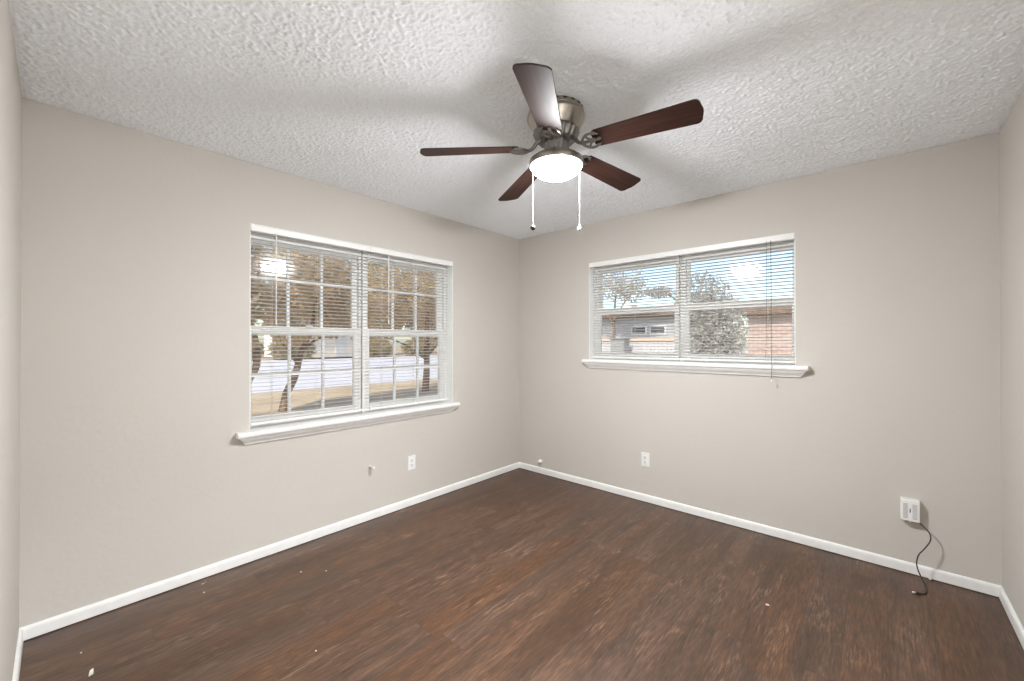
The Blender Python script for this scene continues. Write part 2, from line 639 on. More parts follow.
def popcorn_ceiling():
    """sprayed popcorn texture: a finely divided underside with real lumps, under a solid slab"""
    h = 0.0040
    nx, ny = int(B / h), int(A / h)
    x = np.linspace(0, B, nx)
    y = np.linspace(-A, 0, ny)

    def blur(a, k):
        for _ in range(k):
            a = (a + np.roll(a, 1, 0) + np.roll(a, -1, 0) + np.roll(a, 1, 1) + np.roll(a, -1, 1)) / 5
        return a

    def nrm(a):
        return (a - a.mean()) / a.std()
    rs = np.random.RandomState(3)
    f1 = nrm(blur(rs.rand(ny, nx), 1))
    f2 = nrm(blur(rs.rand(ny, nx), 3))
    f3 = nrm(blur(rs.rand(ny, nx), 80))
    d = 0.0030 + 0.0011 * np.exp(np.clip(0.75 * f1, -2, 1.4)) + 0.0013 * np.maximum(f2, -0.8) + 0.0006 * f3
    d = np.clip(d - 0.0012, 0.0008, 0.012)
    edge = np.minimum(np.minimum.outer(np.minimum(y + A, -y), np.full(nx, 9.)), np.minimum(x, B - x)[None, :])
    d *= np.clip(edge / 0.012, 0.5, 1)
    X, Y = np.meshgrid(x, y)
    bot = np.stack([X, Y, H - d], -1).reshape(-1, 3)
    n = nx * ny
    idx = np.arange(n).reshape(ny, nx)
    q = np.stack([idx[:-1, :-1], idx[1:, :-1], idx[1:, 1:], idx[:-1, 1:]], -1).reshape(-1, 4)
    o_ = WT
    slab = np.array([(-o_, -A - o_, H), (B + o_, -A - o_, H), (B + o_, o_, H), (-o_, o_, H),
                     (-o_, -A - o_, H + .2), (B + o_, -A - o_, H + .2), (B + o_, o_, H + .2), (-o_, o_, H + .2)])
    sf = np.array([(4, 5, 6, 7), (0, 3, 2, 1), (0, 1, 5, 4), (1, 2, 6, 5), (2, 3, 7, 6), (3, 0, 4, 7)]) + n
    V = np.concatenate([bot, slab])
    Fc = np.concatenate([q, sf])
    me = bpy.data.meshes.new('ceiling')
    me.vertices.add(len(V))
    me.vertices.foreach_set('co', V.astype(np.float32).ravel())
    me.loops.add(Fc.size)
    me.loops.foreach_set('vertex_index', Fc.astype(np.int32).ravel())
    me.polygons.add(len(Fc))
    me.polygons.foreach_set('loop_start', np.arange(0, Fc.size, 4, dtype=np.int32))
    me.polygons.foreach_set('loop_total', np.full(len(Fc), 4, dtype=np.int32))
    sm = np.ones(len(Fc), dtype=bool)
    sm[len(q):] = False
    me.polygons.foreach_set('use_smooth', sm)
    me.update(calc_edges=True)
    me.validate()
    me.materials.append(M['ceiling'])
    o = bpy.data.objects.new('ceiling', me)
    COL.objects.link(o)
    return o


# unseen hallway, added with its lamp to give the room fill light
HX0, HX1, HY0, HY1 = B + WT, B + WT + 1.5, -4.1, -1.5
mb = MB()
mb.box((HX0, HY0 - 0.1, -0.12), (HX1 + 0.1, HY1 + 0.1, 0.0))
tag(mb.build('floor_fill_hall', M['carpet']), 'pale carpet of the added hallway, bouncing fill light into the room', 'floor', kind='structure')
mb = MB()
mb.box((HX1, HY0 - 0.1, 0), (HX1 + 0.1, HY1 + 0.1, H))
mb.box((HX0, HY0 - 0.1, 0), (HX1, HY0, H))
mb.box((HX0, HY1, 0), (HX1, HY1 + 0.1, H))
mb.box((HX0 - 0.1, HY0 - 0.1, 0), (HX0, -A - WT, H))
tag(mb.build('wall_fill_hall', M['trim']), 'white walls of the unseen hallway added for fill light', 'wall', kind='structure')
mb = MB()
mb.box((HX0, HY0 - 0.1, H), (HX1 + 0.1, HY1 + 0.1, H + 0.15))
tag(mb.build('ceiling_fill_hall', M['trim']), 'white ceiling over the unseen hallway added for fill light', 'ceiling', kind='structure')
mb = MB()
for (a, b_) in ((DY0 - 0.07, DY0), (DY1, DY1 + 0.07)):
    mb.box((HX0, a, 0), (HX0 + 0.015, b_, DZ + 0.07), bevel=0.003, seg=1)
mb.box((HX0, DY0, DZ), (HX0 + 0.015, DY1, DZ + 0.07), bevel=0.003, seg=1)
tag(mb.build('trim_1', M['trim']), 'white casing around the added doorway on the unseen hallway side', 'door casing', kind='structure')
hl = empty('added_fill_light', (B + WT + 0.72, -2.89, H))  # added lamp, out of view, fills the room through the doorway
tag(hl, 'added round ceiling light in the unseen hallway, giving the room fill light', 'ceiling light')
mb = MB()
mb.lathe([(0.0, -0.001), (0.19, -0.001), (0.195, -0.02), (0.19, -0.035), (0.0, -0.035)], 40)
mb.build('base', M['nickel'], hl)
mb = MB()
mb.lathe([(0.18, -0.034), (0.178, -0.05), (0.15, -0.085), (0.09, -0.108), (0.0, -0.115)], 40)
mb.build('diffuser', M['hall_fill_bowl'], hl)

tag(popcorn_ceiling(), 'white popcorn-textured ceiling', 'ceiling', kind='structure')


def baseboard(name, p0, p1, inward, label, joint=None):
    p0, p1, inw = Vector((*p0, 0)), Vector((*p1, 0)), Vector((*inward, 0))
    z0, z1, t = 0.005, 0.063, 0.013
    prof = [(0, z0), (t, z0), (t, z1 - 0.020), (t * 0.93, z1 - 0.011), (t * 0.75, z1 - 0.005), (t * 0.42, z1 - 0.001), (0, z1)]
    mb = MB()
    L = p1 - p0
    mb.prism(prof, (inw, (0, 0, 1)), p0, L)
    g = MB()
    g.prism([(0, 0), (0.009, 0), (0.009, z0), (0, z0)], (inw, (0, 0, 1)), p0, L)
    o = tag(mb.build(name, M['trim']), label, 'baseboard', kind='structure')
    g.build('gap_shade_strip', M['gap_shade'], o)  # solid dark strip painting in the shade below the board
    return o


baseboard('baseboard_left', (0, -A), (0, 0), (1, 0), 'white baseboard below the large twin window')
baseboard('baseboard_back', (0.013, 0), (B, 0), (0, -1), 'white baseboard running behind the black cord')
baseboard('baseboard_right', (B, -0.013), (B, DY1), (-1, 0), 'white baseboard at the right edge of the room')
baseboard('baseboard_front', (0.013, -A), (B - 0.013, -A), (0, 1), 'white baseboard at the left edge of the room')


# ------------------------------------------------------------------ windows (local frame: u along the wall, w outward, z up)
def sash(mb, u0, u1, z0, z1, w0, w1, sl_, sr_, top, bottom):
    mb.box((u0, w0, z0), (u0 + sl_, w1, z1), bevel=0.003, seg=1)
    mb.box((u1 - sr_, w0, z0), (u1, w1, z1), bevel=0.003, seg=1)
    mb.box((u0 + sl_, w0, z0), (u1 - sr_, w1, z0 + bottom), bevel=0.003, seg=1)
    mb.box((u0 + sl_, w0, z1 - top), (u1 - sr_, w1, z1), bevel=0.003, seg=1)


def window(name, op, rz, centre, units, zrail, glass_top, glass_bottom, muntins, label, sill, stiles=None):
    root = empty(name, centre, rz)
    tag(root, label, 'window', kind='structure')
    cu, cz = (op['u0'] + op['u1']) / 2, op['z0']
    u0, u1, z1 = op['u0'] - cu, op['u1'] - cu, op['z1'] - cz

    # jamb lining of the opening
    mb = MB()
    e = 0.004
    mb.box((u0, -0.0005, 0), (u0 + e, WT, z1))
    mb.box((u1 - e, -0.0005, 0), (u1, WT, z1))
    mb.box((u0 + e, -0.0005, z1 - e), (u1 - e, WT, z1))
    mb.build('jamb', M['trim'], root)
    # outer frame and the mullion between the units
    fr = MB()
    for (a, b) in units:
        a, b = a - cu, b - cu
        fr.box((a, 0.098, 0.0035), (a + 0.02, WT - 0.002, z1 - e), bevel=0.002, seg=1)
        fr.box((b - 0.02, 0.098, 0.0035), (b, WT - 0.002, z1 - e), bevel=0.002, seg=1)
        fr.box((a + 0.02, 0.098, glass_top + 0.02 - cz), (b - 0.02, WT - 0.002, z1 - e), bevel=0.002, seg=1)
        fr.box((a + 0.02, 0.098, 0.0035), (b - 0.02, WT - 0.002, 0.016), bevel=0.002, seg=1)
    ga, gb = units[0][1] - cu, units[1][0] - cu
    fr.box((ga, 0.135, 0.0035), (gb, WT - 0.004, z1 - e))
    fr.build('window_frame', M['frame'], root)
    for k, (a, b) in enumerate(units):
        a, b = a - cu + 0.014, b - cu - 0.014
        zr0, zr1 = zrail[0] - cz, zrail[1] - cz
        stl, strr = stiles[k] if stiles else (0.045, 0.045)
        for nm, z0s, z1s, w0, w1, top, bot in (('upper_sash', zr0, glass_top + 0.03 - cz, 0.128, 0.150, 0.03, zr1 - zr0),
                                               ('lower_sash', 0.012, zr1, 0.100, 0.124, zr1 - zr0, glass_bottom - cz - 0.012)):
            mb = MB()
            sash(mb, a, b, z0s, z1s, w0, w1, stl, strr, top, bot)
            s_ = mb.build(nm, M['frame'], root)
            gm = MB()
            wc = (w0 + w1) / 2
            gm.box((a + stl - 0.003, wc - 0.002, z0s + bot - 0.003), (b - strr + 0.003, wc + 0.002, z1s - top + 0.003))
            gm.build('pane', M['glass'], s_)
            if muntins:
                mm = MB()
                gu0, gu1 = a + stl, b - strr
                gz0, gz1 = z0s + bot, z1s - top
                for q in (1, 2):
                    uu = gu0 + (gu1 - gu0) * q / 3
                    mm.box((uu - 0.009, w0 + 0.001, gz0), (uu + 0.009, w1 - 0.003, gz1), bevel=0.002, seg=1)
                zz = muntins[0] - cz if nm == 'upper_sash' else muntins[1] - cz
                hh = 0.010 if nm == 'upper_sash' else 0.014
                for q in range(3):
                    ua = gu0 + (gu1 - gu0) * q / 3 + (0.009 if q else 0)
                    ub = gu0 + (gu1 - gu0) * (q + 1) / 3 - (0.009 if q < 2 else 0)
                    mm.box((ua, w0 + 0.002, zz - hh), (ub, w1 - 0.003, zz + hh), bevel=0.002, seg=1)
                mm.build('muntin_grid', M['frame'], s_)
            if nm == 'lower_sash':
                lk = MB()
                uc = (a + b) / 2
                lk.box((uc - 0.022, w0 - 0.012, zr1 - 0.002), (uc + 0.022, w0 + 0.012, zr1 + 0.012), bevel=0.003, seg=1)
                lk.build('sash_lock', M['frame'], s_)
                for q in (-0.22, 0.22):
                    lf = MB()
                    lf.box((uc + q - 0.03, w0 - 0.010, 0.026), (uc + q + 0.03, w0, 0.038), bevel=0.003, seg=1)
                    lf.build('sash_lift', M['frame'], s_)
    # stool (deep sill board) with a cove apron below whose ends slope in
    su0, su1 = sill[0] - cu, sill[1] - cu
    mb = MB()
    vu0, vu1 = u0 + e, u1 - e
    # part inside the opening
    mb.box((vu0, 0.0, -0.028), (vu1, WT - 0.004, 0.0035))
    mb.prism([(0.0, 0.0035), (0.0, -0.028), (-0.050, -0.028), (-0.056, -0.023), (-0.058, -0.012), (-0.056, -0.002), (-0.050, 0.0035)],
             ((0, 1, 0), (0, 0, 1)), (su0, 0, 0), (su1 - su0, 0, 0))
    si = mb.build('window_sill', M['trim'], root)
    ap = MB()
    cove = [(0.0, -0.028), (-0.044, -0.028), (-0.042, -0.036), (-0.034, -0.048), (-0.024, -0.058), (-0.016, -0.066), (-0.013, -0.075), (0.0, -0.075)]
    s0 = [0.036 * ((-z - 0.028) / 0.047) for (_, z) in cove]
    ap.prism(cove, ((0, 1, 0), (0, 0, 1)), (su0 + 0.012, 0, 0), (su1 - su0 - 0.024, 0, 0), shear0=s0, shear1=[-q for q in s0])
    ap.build('apron', M['trim'], si)
    return root


cuL = (LW['u0'] + LW['u1']) / 2
cuR = (RW['u0'] + RW['u1']) / 2
window('window_1', LW, PI / 2, (0, cuL, LW['z0']), [(-2.511, -1.742), (-1.730, -0.919)], (1.390, 1.445), 1.968, 0.864, (1.755, 1.128),
       'large white twin window with divided panes looking onto tan trees', (-2.588, -0.878), stiles=[(0.022, 0.045), (0.045, 0.060)])
window('window_2', RW, 0.0, (cuR, 0, RW['z0']), [(0.863, 1.645), (1.680, 2.443)], (1.595, 1.650), 1.990, 1.243, None,
       'short wide white window looking onto blue sky and brick', (0.812, 2.520), stiles=[(0.048, 0.024), (0.032, 0.016)])


# ------------------------------------------------------------------ mini blinds
def blind(loc, rz, width, drop, left_in, right_in, ladders, label, wand=None, cords=None, w0=-0.004, pitch=0.0236):
    """local frame: u from 0 to width, w outward, z = 0 at the top of the headrail and down"""
    root = empty('mini_blind', loc, rz)
    tag(root, label, 'blind', 'mini blinds in the two windows')
    hr = MB()
    hr.prism([(0, 0), (0.0, -0.034), (0.003, -0.038), (0.030, -0.038), (0.034, -0.034), (0.034, 0.0), (0.031, 0.0), (0.031, -0.030), (0.003, -0.030), (0.003, 0.0)],
             ((0, 1, 0), (0, 0, 1)), (0.002, w0, -0.002), (width - 0.004, 0, 0))
    h = hr.build('headrail', M['rail'], root)
    for u in (0.0, width - 0.018):
        br = MB()
        br.box((u, w0 - 0.003, -0.041), (u + 0.018, w0 - 0.0005, 0.0), bevel=0.001, seg=1)
        br.build('end_bracket', M['rail'], h)
    sw, wc = 0.0254, w0 + 0.020
    zt, zb = -0.060, -drop + 0.032
    n = int((zt - zb) / pitch)
    sl = MB()
    a, b = left_in, width - right_in
    bm = sl.bm
    for k in range(n + 1):
        z = zt - k * pitch
        prof = []
        for q in range(5):
            x = -0.5 + q / 4
            prof.append((wc + x * sw, z + 0.0016 * (1 - 4 * x * x) - x * 0.0042 + random.uniform(-0.0002, 0.0002)))
        sl.prism(prof + [(p[0], p[1] - 0.0009) for p in reversed(prof)], ((0, 1, 0), (0, 0, 1)), (a, 0, 0), (b - a, 0, 0))
    so = sl.build('slats', M['slat'], root)
    rl = MB()
    zr = zt - (n + 1) * pitch - 0.002
    rl.box((a, wc - 0.013, zr - 0.009), (b, wc + 0.013, zr + 0.004), bevel=0.0035)
    r = rl.build('bottom_rail', M['rail'], root)
    for u in (a - 0.002, b - 0.002):
        cp = MB()
        cp.box((u, wc - 0.014, zr - 0.010), (u + 0.004, wc + 0.014, zr + 0.005), bevel=0.001, seg=1)
        cp.build('end_cap', M['plastic'], r)
    for u in ladders:
        lc = MB()
        for dw in (-0.0135, 0.0135):
            lc.tube([(u, wc + dw, -0.036), (u, wc + dw, zr)], 0.0007, 5)
        lc.tube([(u + 0.006, wc, -0.036), (u + 0.006, wc, zr)], 0.0007, 5)
        lc.build('ladder_cord', M['cord'], root)
    if wand:
        u, ln = wand
        wd = MB()
        wd.tube([(u, w0 - 0.004, -0.028), (u, w0 - 0.010, -0.040), (u, w0 - 0.011, -0.055)], 0.0015, 6)
        wd.tube([(u, w0 - 0.011, -0.050), (u, w0 - 0.011, -0.050 - ln)], 0.0042, 6)
        wd.tube([(u, w0 - 0.011, -0.050 - ln), (u, w0 - 0.011, -0.085 - ln)], [0.0052, 0.0046], 6)
        wd.build('wand', M['wand'], root)
    if cords:
        for i, path in enumerate(cords):
            c = MB()
            c.tube(spline(path, 6), 0.0017 if i == 0 else 0.0012, 6)
            co = c.build('pull_cord', M['darkcord'], root)
            if i == 0:
                t = MB()
                e = path[-1]
                t.lathe([(0.0, 0.004), (0.003, 0.003), (0.0055, -0.014), (0.005, -0.018), (0.0, -0.018)], 10, centre=e)
                t.build('cord_tassel', M['plastic'], co)
    return root


zt = LW['z1'] + 0.002
dropL = zt - LW['z0'] - 0.034
blind((0, -2.511, zt - 0.006), PI / 2, 0.789, dropL, 0.006, 0.006, (0.12, 0.40, 0.67),
      'white mini blind on the twin window, the one farther from the room corner', wand=(0.138, 0.53), pitch=0.0248)
blind((0, -1.720, zt - 0.006), PI / 2, 0.801, dropL, 0.006, 0.042, (0.10, 0.39, 0.66),
      'white mini blind on the twin window, the one nearer the room corner', wand=(0.147, 0.50), pitch=0.0248)
hR = RW['z1'] - 0.003
blind((RW['u0'] + 0.004, 0, hR), 0.0, RW['u1'] - RW['u0'] - 0.008, hR - RW['z0'] - 0.010, 0.028, 0.008, (0.09, 0.44, 1.09, 1.42),
      'single white mini blind with dark pull cords across the short wide window',
      cords=[[(1.445, -0.012, -0.030), (1.446, -0.013, -0.3), (1.447, -0.014, -0.6), (1.448, -0.014, -0.80), (1.452, -0.045, -0.852), (1.456, -0.066, -0.870), (1.457, -0.068, -0.92), (1.455, -0.066, -0.985)],
             [(1.418, -0.010, -0.030), (1.418, -0.011, -0.3), (1.417, -0.012, -0.6), (1.412, -0.012, -0.84)]])


# ------------------------------------------------------------------ ceiling fan
FX, FY = 1.7234, -1.7208
fan = empty('ceiling_fan', (FX, FY, H))
tag(fan, 'five-blade walnut and nickel hugger ceiling fan with lit bowl light', 'ceiling fan')
PH = math.radians(-133.73)


def zz(z):
    return z - H


mb = MB()
mb.lathe([(r, zz(z)) for r, z in ((0.0, 2.4395), (0.118, 2.4395), (0.125, 2.434), (0.127, 2.424), (0.124, 2.421), (0.132, 2.418), (0.133, 2.412), (0.127, 2.408),
          (0.134, 2.404), (0.137, 2.398), (0.137, 2.391), (0.134, 2.387), (0.128, 2.375), (0.118, 2.357), (0.110, 2.345), (0.106, 2.338), (0.102, 2.335), (0.0, 2.335))], 72)
hs = mb.build('motor_housing', M['nickel'], fan)
for k in range(20):
    mb = MB()
    mb.box((0.119, -0.009, zz(2.4245)), (0.1278, 0.009, zz(2.4325)), mtx=Matrix.Rotation(2 * PI * k / 20, 4, 'Z'))
    mb.build('vent_slot', M['nickel_dark'], hs)
mb = MB()
mb.lathe([(r, zz(z)) for r, z in ((0.0, 2.336), (0.102, 2.336), (0.106, 2.328), (0.100, 2.312), (0.090, 2.296), (0.080, 2.286), (0.0, 2.286))], 120, flute=20, depth=0.05)
mb.build('fluted_flywheel', M['pewter'], fan)
mb = MB()
mb.lathe([(r, zz(z)) for r, z in ((0.0, 2.288), (0.060, 2.288), (0.058, 2.270), (0.050, 2.245), (0.052, 2.230), (0.060, 2.222), (0.0, 2.222))], 96, flute=16, depth=0.045)
mb.build('light_neck', M['pewter'], fan)
mb = MB()
mb.lathe([(r, zz(z)) for r, z in ((0.0, 2.226), (0.060, 2.225), (0.090, 2.218), (0.115, 2.206), (0.125, 2.198), (0.128, 2.190), (0.128, 2.172), (0.125, 2.168),
          (0.120, 2.169), (0.119, 2.183), (0.0, 2.192))], 64)
mb.build('light_pan', M['nickel'], fan)
mb = MB()
bp = [(0.1175, zz(2.182))]
for k in range(0, 13):
    t = k / 12 * PI / 2
    bp.append((0.1175 * math.cos(t) ** 0.9 if k < 12 else 0.0, zz(2.174) - 0.058 * math.sin(t)))
mb.lathe(bp, 64)
mb.build('light_bowl', M['bowl'], fan)

# blades with their scrolled irons; each blade hangs a little differently
TILT = (0.0285, 0.0058)
DROOP = 0.042
ZB = 2.2305 + 0.636 * math.tan(DROOP)


def blade_outline():
    """half widths along the blade, x from the root to the tip"""
    r0, r1, hw0, hw1, rc = 0.184, 0.638, 0.053, 0.0675, 0.030
    rows = [(r0, 0.032), (r0 + 0.005, 0.044), (r0 + 0.016, hw0)]
    for k in range(1, 11):
        t = k / 10
        rows.append((r0 + 0.016 + (r1 - rc - r0 - 0.016) * t, hw0 + (hw1 - hw0) * t))
    for k in range(1, 9):
        a = k / 8 * PI / 2
        rows.append((r1 - rc + (rc - 0.006) * math.sin(a), hw1 - rc * (1 - math.cos(a))))
    rows += [(r1 - 0.003, hw1 * 0.35), (r1, 0.008)]
    return rows


ROWS = blade_outline()
for k in range(5):
    az = PH + 2 * PI * k / 5
    rise = math.atan(TILT[0] * math.cos(az) + TILT[1] * math.sin(az)) - DROOP
    R = Matrix.Rotation(az, 4, 'Z') @ Matrix.Rotation(-rise, 4, 'Y')
    base = Matrix.Translation((0, 0, zz(ZB))) @ R
    pitch = Matrix.Rotation(-math.radians(12.5), 4, 'X')
    BMX = base @ pitch
    # local blade: length along +x; the edge at -y is the higher one
    mb = MB()
    bm = mb.bm
    top = [bm.verts.new((x, h, 0.003)) for x, h in ROWS] + [bm.verts.new((x, -h, 0.003)) for x, h in reversed(ROWS)]
    bot = [bm.verts.new((x, h, -0.003)) for x, h in ROWS] + [bm.verts.new((x, -h, -0.003)) for x, h in reversed(ROWS)]
    bm.faces.new(top)
    bm.faces.new(bot)
    for i in range(len(top)):
        f = bm.faces.new((top[i], top[(i + 1) % len(top)], bot[(i + 1) % len(top)], bot[i]))
        f.material_index = 1
    bl = mb.build('blade', [M['blade'], M['blade_edge']], fan)
    bl.matrix_local = BMX
    # the iron: an arm from the flywheel, then a pair of scrolls gripping the blade from below
    ir = MB()
    ir.tube(spline([(0.070, 0, 0.038), (0.092, 0, 0.026), (0.110, 0, 0.004), (0.128, 0, -0.006), (0.140, 0, -0.007)], 5),
            [0.010] * 5 + [0.009] * 5 + [0.008] * 5 + [0.008] * 6, 8)
    for s in (-1, 1):
        ir.tube(spline([(0.130, 0, -0.008), (0.142, 0.022 * s, -0.010), (0.164, 0.044 * s, -0.009), (0.192, 0.043 * s, -0.007), (0.216, 0.030 * s, -0.006)], 5),
                [0.0062] * 10 + [0.0056] * 6 + [0.005, 0.0045, 0.004, 0.0035, 0.003], 7)
        ir.tube(spline([(0.164, 0.044 * s, -0.009), (0.164, 0.024 * s, -0.009), (0.178, 0.010 * s, -0.008), (0.194, 0.006 * s, -0.007)], 5),
                [0.0052] * 8 + [0.0048] * 8, 7)
    ir.tube(spline([(0.130, 0, -0.008), (0.160, 0, -0.009), (0.196, 0, -0.008), (0.222, 0, -0.006)], 5), [0.007] * 8 + [0.006] * 4 + [0.0055, 0.005, 0.004, 0.003], 7)
    # flat feet touching the blade
    for (x, y) in ((0.198, 0.040), (0.198, -0.040), (0.212, 0.0)):
        ir.lathe([(0.0, -0.0095), (0.007, -0.0095), (0.009, -0.006), (0.009, -0.0031), (0.0, -0.0031)], 12, centre=(x, y, 0))
    iron = ir.build('blade_iron', M['pewter'], fan)
    iron.matrix_local = BMX
    for (x, y) in ((0.198, 0.040), (0.198, -0.040), (0.212, 0.0)):
        sc = MB()
        sc.ball((x, y, -0.0095), 0.0038, 8, (1, 1, 0.5))
        sc.build('screw', M['nickel'], iron)

# pull chains
for s, zend, fob_m in ((-1, 1.892, 'dark'), (1, 1.892, 'pale')):
    cx, cy = s * 0.1105 * _r.x, s * 0.1105 * _r.y
    c = MB()
    zz0 = zz(2.182)
    c.tube([(cx, cy, zz0), (cx, cy, zz(zend))], 0.0008, 6)
    nb = 72
    for q in range(nb):
        z = zz0 + (zz(zend) - zz0) * q / nb
        c.ball((cx, cy, z), 0.0015, 6)
    ch = c.build('pull_chain', M['chain'], fan)
    fb = MB()
    if fob_m == 'dark':
        fb.ball((cx, cy, zz(zend) - 0.012), 0.0125, 14)
        fb.lathe([(0.0, 0.006), (0.003, 0.005), (0.004, 0.0), (0.0, -0.001)], 10, centre=(cx, cy, zz(zend)))
        o = fb.build('chain_fob', M['nickel_dark'], ch)
        o['label'] = 'small dark round fob'
    else:
        fb.lathe([(0.0, 0.004), (0.003, 0.003), (0.0045, -0.004), (0.009, -0.012), (0.0115, -0.020), (0.008, -0.027), (0.0, -0.029)], 14, centre=(cx, cy, zz(zend)))
        o = fb.build('chain_fob', M['chain'], ch)
        o['label'] = 'small pale fob'


# ------------------------------------------------------------------ wall outlets and stubs
def outlet(loc, rz, label):
    """duplex outlet; local: u along the wall, -y into the room, z up"""
    root = empty('wall_outlet', loc, rz)
    tag(root, label, 'outlet', 'duplex outlets')
    p = MB()
    p.box((-0.036, -0.006, -0.059), (0.036, 0.0, 0.059), bevel=0.003)
    p.build('cover_plate', M['plastic'], root)
    for z in (-0.0195, 0.0195):
        r = MB()
        r.box((-0.0165, -0.0085, z - 0.0145), (0.0165, -0.0055, z + 0.0145), bevel=0.0025)
        ro = r.build('receptacle', M['plastic'], root)
        s = MB()
        s.box((-0.0075, -0.0092, z - 0.003), (-0.0050, -0.0083, z + 0.007))
        s.box((0.0050, -0.0092, z - 0.002), (0.0075, -0.0083, z + 0.007))
        s.lathe([(0.0, 0.0007), (0.0025, 0.0007), (0.0025, 0.0), (0.0, 0.0)], 10, mtx=Matrix.Translation((0, -0.0085, z - 0.0085)) @ Matrix.Rotation(PI / 2, 4, 'X'))
        s.build('socket_slot', M['slot'], ro)
    s = MB()
    s.ball((0, -0.0062, 0), 0.003, 8, (1, 0.5, 1))
    s.build('plate_screw', M['nickel'], root)
    return root


outlet((0, -1.353, 0.3505), PI / 2, 'white duplex outlet low on the wall below the large twin window')
outlet((1.401, 0, 0.354), 0.0, 'white duplex outlet low on the wall below the short wide window')


def stub(name, loc, rz, label, head, big):
    root = empty(name, loc, rz)
    tag(root, label, 'cable stub')
    p = MB()
    rot = Matrix.Rotation(PI / 2, 4, 'X')     # lathe axis along -y (into the room)
    p.lathe([(0.0, 0.003), (0.010, 0.003), (0.013, 0.0), (0.0, 0.0)], 16, mtx=rot)
    p.build('wall_bush', M['wallplug'], root)
    q = MB()
    if big:
        q.lathe([(0.0, 0.050), (0.012, 0.048), (0.019, 0.042), (0.020, 0.032), (0.016, 0.023), (0.008, 0.018), (0.007, 0.002), (0.0, 0.002)], 16, mtx=rot)
    else:
        q.lathe([(0.0, 0.060), (0.008, 0.059), (0.011, 0.054), (0.011, 0.034), (0.007, 0.030), (0.007, 0.002), (0.0, 0.002)], 14, mtx=rot)
    q.build(head, M['plastic'] if not big else M['chip'], root)
    return root


stub('cable_stub', (0, -1.721, 0.40), PI / 2, 'small white cable stub poking out of the bare wall under the twin window', 'stub_end', False)
stub('cable_stub', (0.305, 0, 0.133), 0.0, 'small round pale cable stub just above the baseboard near the room corner', 'knob', True)


# ------------------------------------------------------------------ plug-in device with its black cord
dev = empty('plug_in_device', (2.989, 0, 0.375))
tag(dev, 'white plug-in wall box with grey grilles and a black cord', 'plug-in device')
mb = MB()
mb.box((-0.040, -0.050, -0.060), (0.040, -0.002, 0.060), bevel=0.004, seg=3)
mb.build('housing', M['plastic'], dev)
for s in (-1, 1):
    mb = MB()
    for k in range(12):
        z = -0.045 + k * 0.0072
        mb.box((s * 0.0195 - 0.010, -0.0512, z), (s * 0.0195 + 0.010, -0.0496, z + 0.0046))
    mb.build('grille', M['grille'], dev)
mb = MB()
mb.box((-0.0022, -0.0514, -0.010), (0.0022, -0.0496, 0.012), bevel=0.0008, seg=1)
mb.build('indicator_slot', M['slot'], dev)
mb = MB()
for x in (-0.024, 0.0):
    mb.box((x - 0.003, -0.030, -0.074), (x + 0.003, -0.020, -0.058), bevel=0.001, seg=1)
mb.build('prong', M['plastic'], dev)
mb = MB()
O = Vector((2.989, 0, 0.375))
cpath = [(3.012, -0.026, 0.318), (3.036, -0.034, 0.304), (3.058, -0.048, 0.283), (3.069, -0.060, 0.262), (3.066, -0.070, 0.232), (3.044, -0.082, 0.190),
         (3.021, -0.090, 0.152), (3.012, -0.095, 0.107), (3.017, -0.100, 0.070), (3.028, -0.105, 0.040), (3.038, -0.112, 0.016), (3.045, -0.135, 0.005), (3.047, -0.171, 0.004),
         (3.042, -0.210, 0.004), (3.029, -0.236, 0.004), (3.018, -0.246, 0.0055)]
mb.tube([p - O for p in spline(cpath, 6)], 0.0030, 8)
cord = mb.build('cord', M['black'], dev)
mb = MB()
d = Vector((-0.92, -0.36, 0)).normalized()
p0 = Vector((3.022, -0.244, 0.0066)) - O
mb.tube([p0, p0 + d * 0.004, p0 + d * 0.022, p0 + d * 0.025], [0.004, 0.0062, 0.0062, 0.0045], 10)
mb.build('plug', M['black'], cord)
mb = MB()
mb.tube([p0 + d * 0.024, p0 + d * 0.038], 0.0048, 10)
mb.build('plug_tip', M['brass'], cord)


# ------------------------------------------------------------------ scraps on the floor
def scrap(name, loc, pts, thick, mat, label, cat, group='scraps on the floor'):
    mb = MB()
    bm = mb.bm
    lo = [bm.verts.new(Vector(p)) for p in pts]
    hi = [bm.verts.new(Vector(p) + Vector((0, 0, thick))) for p in pts]
    bm.faces.new(lo)
    bm.faces.new(hi)
    n = len(pts)
    for i in range(n):
        bm.faces.new((lo[i], lo[(i + 1) % n], hi[(i + 1) % n], hi[i]))
    o = mb.build(name, mat, loc=loc)
    return tag(o, label, cat, group)


# a curled paper scrap standing up from the floor at the bottom edge of the picture
def curl(loc, rz, length, width, lift, label):
    mb = MB()
    bm = mb.bm
    rows = []
    for k in range(9):
        t = k / 8
        x = length * t
        z = lift * t * t
        ww = width * (0.5 + 0.5 * math.sin(PI * (0.15 + 0.7 * t)))
        rows.append([bm.verts.new((x, -ww / 2, z + 0.0008)), bm.verts.new((x, ww / 2, z + 0.0008 + 0.004 * t)),
                     bm.verts.new((x, ww / 2, z + 0.004 * t)), bm.verts.new((x, -ww / 2, z))])
    for a, b in zip(rows, rows[1:]):
        for i in range(4):
            bm.faces.new((a[i], a[(i + 1) % 4], b[(i + 1) % 4], b[i]))
    bm.faces.new(rows[0])
    bm.faces.new(rows[-1])
    o = mb.build('paper_scrap', M['chip'], loc=loc, rot=(0, 0, rz))
    return tag(o, label, 'paper scrap', 'scraps on the floor')


